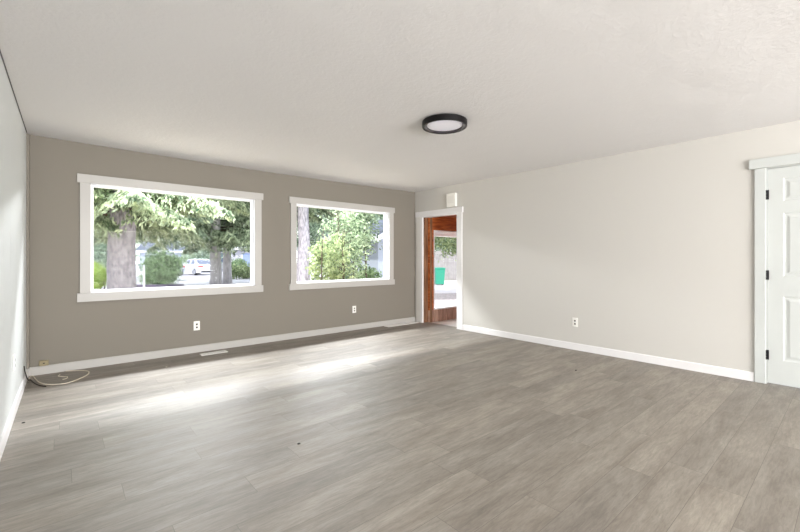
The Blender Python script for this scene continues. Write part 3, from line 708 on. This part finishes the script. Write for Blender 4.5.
# ------------------------------------------------------------------ cars
def car(loc, heading, paint, label):
    r = empty('sedan', loc, heading); tag(r, label, 'car', 'parked cars')
    W2_ = 0.90
    # lower body with wheel arches, lofted across its width
    top = [(-2.33, 0.50), (-2.30, 0.86), (-2.22, 0.96), (-1.60, 0.98), (-0.3, 0.96), (1.00, 0.94), (1.75, 0.82), (2.22, 0.70), (2.34, 0.48), (2.30, 0.24)]
    bot = []
    for cx in (1.42, -1.38):
        bot += [(cx + 0.40, 0.22)] + [(cx + 0.37 * math.cos(a), 0.30 + 0.37 * math.sin(a)) for a in [PI * i / 8 for i in range(1, 8)]] + [(cx - 0.40, 0.22)]
    prof = top + bot + [(-2.28, 0.24)]
    bm = bmesh.new(); rings = []
    for yy_, sc_ in ((-W2_, 0.955), (-W2_ + 0.06, 1.0), (W2_ - 0.06, 1.0), (W2_, 0.955)):
        rings.append([bm.verts.new((x * (0.985 if sc_ < 1 else 1), yy_, 0.45 + (z - 0.45) * (sc_ if z > 0.45 else 1))) for x, z in prof])
    n = len(prof)
    for a, b in zip(rings, rings[1:]):
        for k in range(n): bm.faces.new((a[k], a[(k + 1) % n], b[(k + 1) % n], b[k]))
    for rg in (rings[0][::-1], rings[-1]):
        f = bm.faces.new(rg)
    bmesh.ops.triangulate(bm, faces=[f for f in bm.faces if len(f.verts) > 4])
    obj('body', bm, paint, r)
    # cabin
    B = [(-1.70, 0.80), (1.05, 0.80)]; T = [(-0.95, 0.62), (0.30, 0.62)]; zb, zt = 0.95, 1.40
    bm = bmesh.new()
    cb = [bm.verts.new(v) for v in ((B[0][0], -.8, zb), (B[1][0], -.8, zb), (B[1][0], .8, zb), (B[0][0], .8, zb))]
    ct = [bm.verts.new(v) for v in ((T[0][0], -.62, zt), (T[1][0], -.62, zt), (T[1][0], .62, zt), (T[0][0], .62, zt))]
    cr_ = [bm.verts.new(v) for v in ((T[0][0] + .2, -.5, zt + .045), (T[1][0] - .15, -.5, zt + .045), (T[1][0] - .15, .5, zt + .045), (T[0][0] + .2, .5, zt + .045))]
    for a, b in ((cb, ct), (ct, cr_)):
        for k in range(4): bm.faces.new((a[k], a[(k + 1) % 4], b[(k + 1) % 4], b[k]))
    bm.faces.new(cr_); obj('cabin', bm, paint, r)
    def pane(nm, q, off):
        q = [Vector(p) for p in q]; c = sum(q, Vector()) / 4
        q = [c + (p - c) * 0.86 for p in q]; o_ = Vector(off)
        bm = bmesh.new(); a = [bm.verts.new(p + o_) for p in q]; b = [bm.verts.new(p - o_) for p in q]
        bm.faces.new(a); bm.faces.new(b[::-1])
        for k in range(4): bm.faces.new((a[k], b[k], b[(k + 1) % 4], a[(k + 1) % 4]))
        obj(nm, bm, M_carglass, r)
    pane('rear_window', ((B[0][0], -.8, zb), (B[0][0], .8, zb), (T[0][0], .62, zt), (T[0][0], -.62, zt)), (-.01, 0, .012))
    pane('windshield', ((B[1][0], -.8, zb), (B[1][0], .8, zb), (T[1][0], .62, zt), (T[1][0], -.62, zt)), (.01, 0, .012))
    for s in (-1, 1):
        m1, m2 = -0.35, -0.33
        pane('side_window', ((B[0][0] + .25, s * .8, zb), (m1, s * .8, zb), (m2, s * .62, zt), (T[0][0] + .05, s * .62, zt)), (0, s * .012, .006))
        pane('side_window', ((m1 + .05, s * .8, zb), (B[1][0] - .1, s * .8, zb), (T[1][0] - .02, s * .62, zt), (m2 + .05, s * .62, zt)), (0, s * .012, .006))
        for x in (1.42, -1.38):
            bm = bmesh.new(); Mw = Matrix.Translation((x, s * 0.79, 0.31)) @ Matrix.Rotation(-s * PI / 2, 4, 'X')
            lathe(bm, [(0, -.1), (0.29, -.1), (0.315, -.07), (0.315, .07), (0.29, .1), (0.21, .1), (0.20, .07), (0, .07)], 28, Mw)
            w = obj('wheel', bm, M_tyre, r)
            bm = bmesh.new(); lathe(bm, [(0, .108), (0.05, .108), (0.06, .08), (0.165, .078), (0.175, .105), (0.205, .105), (0.205, .072)], 28, Mw)
            for q in range(5):
                bx(bm, .04, .19, -.022, .022, .076, .104, M=Mw @ Matrix.Rotation(q * 2 * PI / 5, 4, 'Z'))
            obj('rim', bm, M_rim, w)
        bm = bmesh.new(); bx(bm, -2.345, -2.05, min(s * .50, s * .905), max(s * .50, s * .905), 0.74, 0.86); obj('tail_light', bm, M_tail, r, bevel=.02)['label'] = 'red tail light'
        bm = bmesh.new(); bx(bm, .55, .75, min(s * .88, s * 1.02), max(s * .88, s * 1.02), 0.92, 1.05); obj('mirror', bm, paint, r, bevel=.02)
    bm = bmesh.new(); bx(bm, -2.355, -2.2, -.70, .70, 0.28, 0.40); obj('bumper_trim', bm, M_tyre, r)
    bm = bmesh.new(); bx(bm, -2.352, -2.3, -.26, .26, 0.58, 0.70); obj('number_plate', bm, M_rim, r)
hd = math.radians(101)
fw = Vector((math.cos(hd), math.sin(hd), 0)); rt = Vector((math.sin(hd), -math.cos(hd), 0))
cc = at(199, 34, GZ) + fw * 2.3 + rt * 0.9
car(cc, hd, M_carw, 'white sedan parked with its tail to the house, seen left of the twin trunks')
car(cc - rt * 2.75 + fw * 0.4, hd, M_cars, 'silver car parked left of the white one, half hidden by the shrub')

# ------------------------------------------------------------------ houses, fence, small garden things
def house(loc, rz, L, D, h, rh, wallm, label, openings):
    r = empty('house', loc, rz); tag(r, label, 'house', 'houses')
    bm = bmesh.new()      # walls with gable ends, local front faces -y
    a = [bm.verts.new(p) for p in ((-L / 2, 0, 0), (L / 2, 0, 0), (L / 2, D, 0), (-L / 2, D, 0))]
    b = [bm.verts.new(p) for p in ((-L / 2, 0, h), (L / 2, 0, h), (L / 2, D, h), (-L / 2, D, h))]
    g = [bm.verts.new((-L / 2, D / 2, h + rh)), bm.verts.new((L / 2, D / 2, h + rh))]
    for k in (0, 2): bm.faces.new((a[k], a[(k + 1) % 4], b[(k + 1) % 4], b[k]))
    bm.faces.new((a[1], a[2], b[2], g[1], b[1])); bm.faces.new((a[3], a[0], b[0], g[0], b[3]))
    obj('wall', bm, wallm, r)
    o = 0.45; sl = rh / (D / 2)
    for s in (0, 1):
        bm = bmesh.new()
        e = [(-L / 2 - o, -o, h - o * sl), (L / 2 + o, -o, h - o * sl), (L / 2 + o, D / 2, h + rh), (-L / 2 - o, D / 2, h + rh)]
        if s: e = [(x, D - y, z) for x, y, z in e]
        lo = [bm.verts.new((x, y, z + .02)) for x, y, z in e]; hi = [bm.verts.new((x, y, z + .16)) for x, y, z in e]
        bm.faces.new(lo); bm.faces.new(hi)
        for k in range(4): bm.faces.new((lo[k], lo[(k + 1) % 4], hi[(k + 1) % 4], hi[k]))
        obj('roof', bm, M_roof, r)
    bm = bmesh.new()
    bx(bm, -L / 2 - o, L / 2 + o, -o - .05, -o, h - o * sl - .16, h - o * sl + .14); obj('fascia', bm, M_fascia, r)
    for sx in (-1, 1):
        bm = bmesh.new()
        for q in ((-o, D / 2), (D + o, D / 2)):
            x = sx * (L / 2 + o); ya, yb = q; za, zb_ = h - o * sl, h + rh
            v = [bm.verts.new((x + dx, y, z + dz)) for dx in (0, sx * .05) for y, z, dz in ((ya, za, -.2), (yb, zb_, -.2), (yb, zb_, .03), (ya, za, .03))]
            for f in ((0, 1, 2, 3), (7, 6, 5, 4), (0, 4, 5, 1), (3, 2, 6, 7), (0, 3, 7, 4), (1, 5, 6, 2)): bm.faces.new([v[i] for i in f])
        obj('rake_board', bm, M_fascia, r)
    for nm, x0, x1, z0, z1, m in openings:
        bm = bmesh.new(); bx(bm, x0 - .08, x1 + .08, -.05, 0.0, z0 - .08 * (nm == 'window'), z1 + .08); f = obj(nm, bm, M_fascia, r)
        bm = bmesh.new(); bx(bm, x0, x1, -.06, -.045, z0, z1); obj('pane' if nm == 'window' else 'door_leaf', bm, m, f)
    return r
yaw = -math.radians(40.75)
house(at(184, 62, GZ), yaw + 0.35, 12, 8, 2.7, 1.4, M_siding, 'pale blue house far behind the parked cars', [('window', -3.6, -2.2, 1.0, 2.1, M_carglass), ('garage_door', -0.6, 3.2, 0.02, 2.2, M_bluedark)])
house(at(250, 46, GZ), yaw + 0.25, 10, 7, 2.8, 1.2, M_siding2, 'pale house with blue door behind the yellow-green shrub', [('window', -3.4, -2.0, 1.0, 2.1, M_carglass), ('entrance', -0.8, 0.4, 0.02, 2.1, M_bluedark), ('window', 1.4, 3.0, 1.0, 2.1, M_carglass)])
house(at(377, 17, GZ) + Vector((0, 1.7, 0)), math.radians(-88), 3.4, 2.2, 2.6, 0.55, M_siding, 'small house with slate roof and white fascia at the right edge of the right window', [('window', -1.0, 0.2, 1.0, 2.0, M_carglass)])

a0, a1 = at(402, 27, GZ), at(500, 27, GZ)
r = empty('fence', a0, math.atan2(a1.y - a0.y, a1.x - a0.x)); tag(r, 'tall weathered board fence behind the teal bin', 'fence')
Lf = (a1 - a0).length; np_ = 5
for i in range(np_):
    bm = bmesh.new(); x = i * Lf / np_
    while x < (i + 1) * Lf / np_ - 0.02:
        bx(bm, x + .004, min(x + .146, (i + 1) * Lf / np_), 0, .02, .03, 2.0); x += .15
    bx(bm, i * Lf / np_, (i + 1) * Lf / np_, .02, .06, .3, .4); bx(bm, i * Lf / np_, (i + 1) * Lf / np_, .02, .06, 1.6, 1.7)
    obj('board_panel', bm, M_fence, r)
for i in range(np_ + 1):
    bm = bmesh.new(); bx(bm, i * Lf / np_ - .05, i * Lf / np_ + .05, .06, .16, 0, 2.1); obj('post', bm, M_fence, r)

r = empty('wheelie_bin', at(439.2, 22, GZ), yaw + 0.12); tag(r, 'teal green wheeled bin standing in front of the board fence', 'bin')
bm = bmesh.new()
lo = [bm.verts.new(p) for p in ((-.22, -.25, .06), (.22, -.25, .06), (.22, .25, .06), (-.22, .25, .06))]
hi = [bm.verts.new(p) for p in ((-.27, -.33, .90), (.27, -.33, .90), (.27, .31, .90), (-.27, .31, .90))]
bm.faces.new(lo); bm.faces.new(hi)
for k in range(4): bm.faces.new((lo[k], lo[(k + 1) % 4], hi[(k + 1) % 4], hi[k]))
obj('body', bm, M_bin, r, bevel=.02)
bm = bmesh.new(); bx(bm, -.29, .29, -.35, .33, .90, .95); bx(bm, -.25, .25, -.30, .28, .95, .985); obj('lid', bm, M_bin, r, bevel=.015)
bm = bmesh.new(); tube(bm, [(-.25, .37, .88), (.25, .37, .88)], .018, 8); bx(bm, -.24, -.2, .30, .38, .85, .9); bx(bm, .2, .24, .30, .38, .85, .9); obj('handle', bm, M_bin, r)
for s in (-1, 1):
    bm = bmesh.new(); lathe(bm, [(0, -.03), (.1, -.03), (.1, .03), (0, .03)], 20, Matrix.Translation((s * .24, .27, .1)) @ Matrix.Rotation(PI / 2, 4, 'Y')); obj('wheel', bm, M_tyre, r)

r = empty('marker_post', at(144, 19.6, GZ)); tag(r, 'thin white post beside the low hedge', 'post')
bm = bmesh.new(); bx(bm, -.045, .045, -.045, .045, 0, 1.12); obj('shaft', bm, M_fascia, r, bevel=.008)
bm = bmesh.new(); lathe(bm, [(.07, 0), (.07, .02), (0, .07)], 4, Matrix.Translation((0, 0, 1.12)) @ Matrix.Rotation(PI / 4, 4, 'Z')); obj('cap', bm, M_fascia, r)
for px, d, L_, lab in ((243, 21.3, 1.9, 'weathered timber edging on the ground at the right end of the left window view'),
                       (150, 20.6, 3.4, 'long weathered timber edging on the ground in front of the low hedge')):
    p = at(px, d, GZ); bm = bmesh.new(); bx(bm, -L_ / 2, L_ / 2, -.08, .08, 0, .13)
    o = obj('timber_edging', bm, M_timber, bevel=.015); o.location = p; o.rotation_euler = (0, 0, yaw + 0.06); tag(o, lab, 'timber', 'garden timbers')
bm = bmesh.new(); bx(bm, -4, 4, -1.2, 1.2, 0, .02)
o = obj('gravel_strip', bm, mat('grey_gravel', srgb(150, 140, 142), 0.95, 0.1, var=0.3, vscale=12)); o.location = at(446, 15.4, GZ + 0.006); o.rotation_euler = (0, 0, yaw + .1); struct(o, 'grey gravel strip crossing the patio')
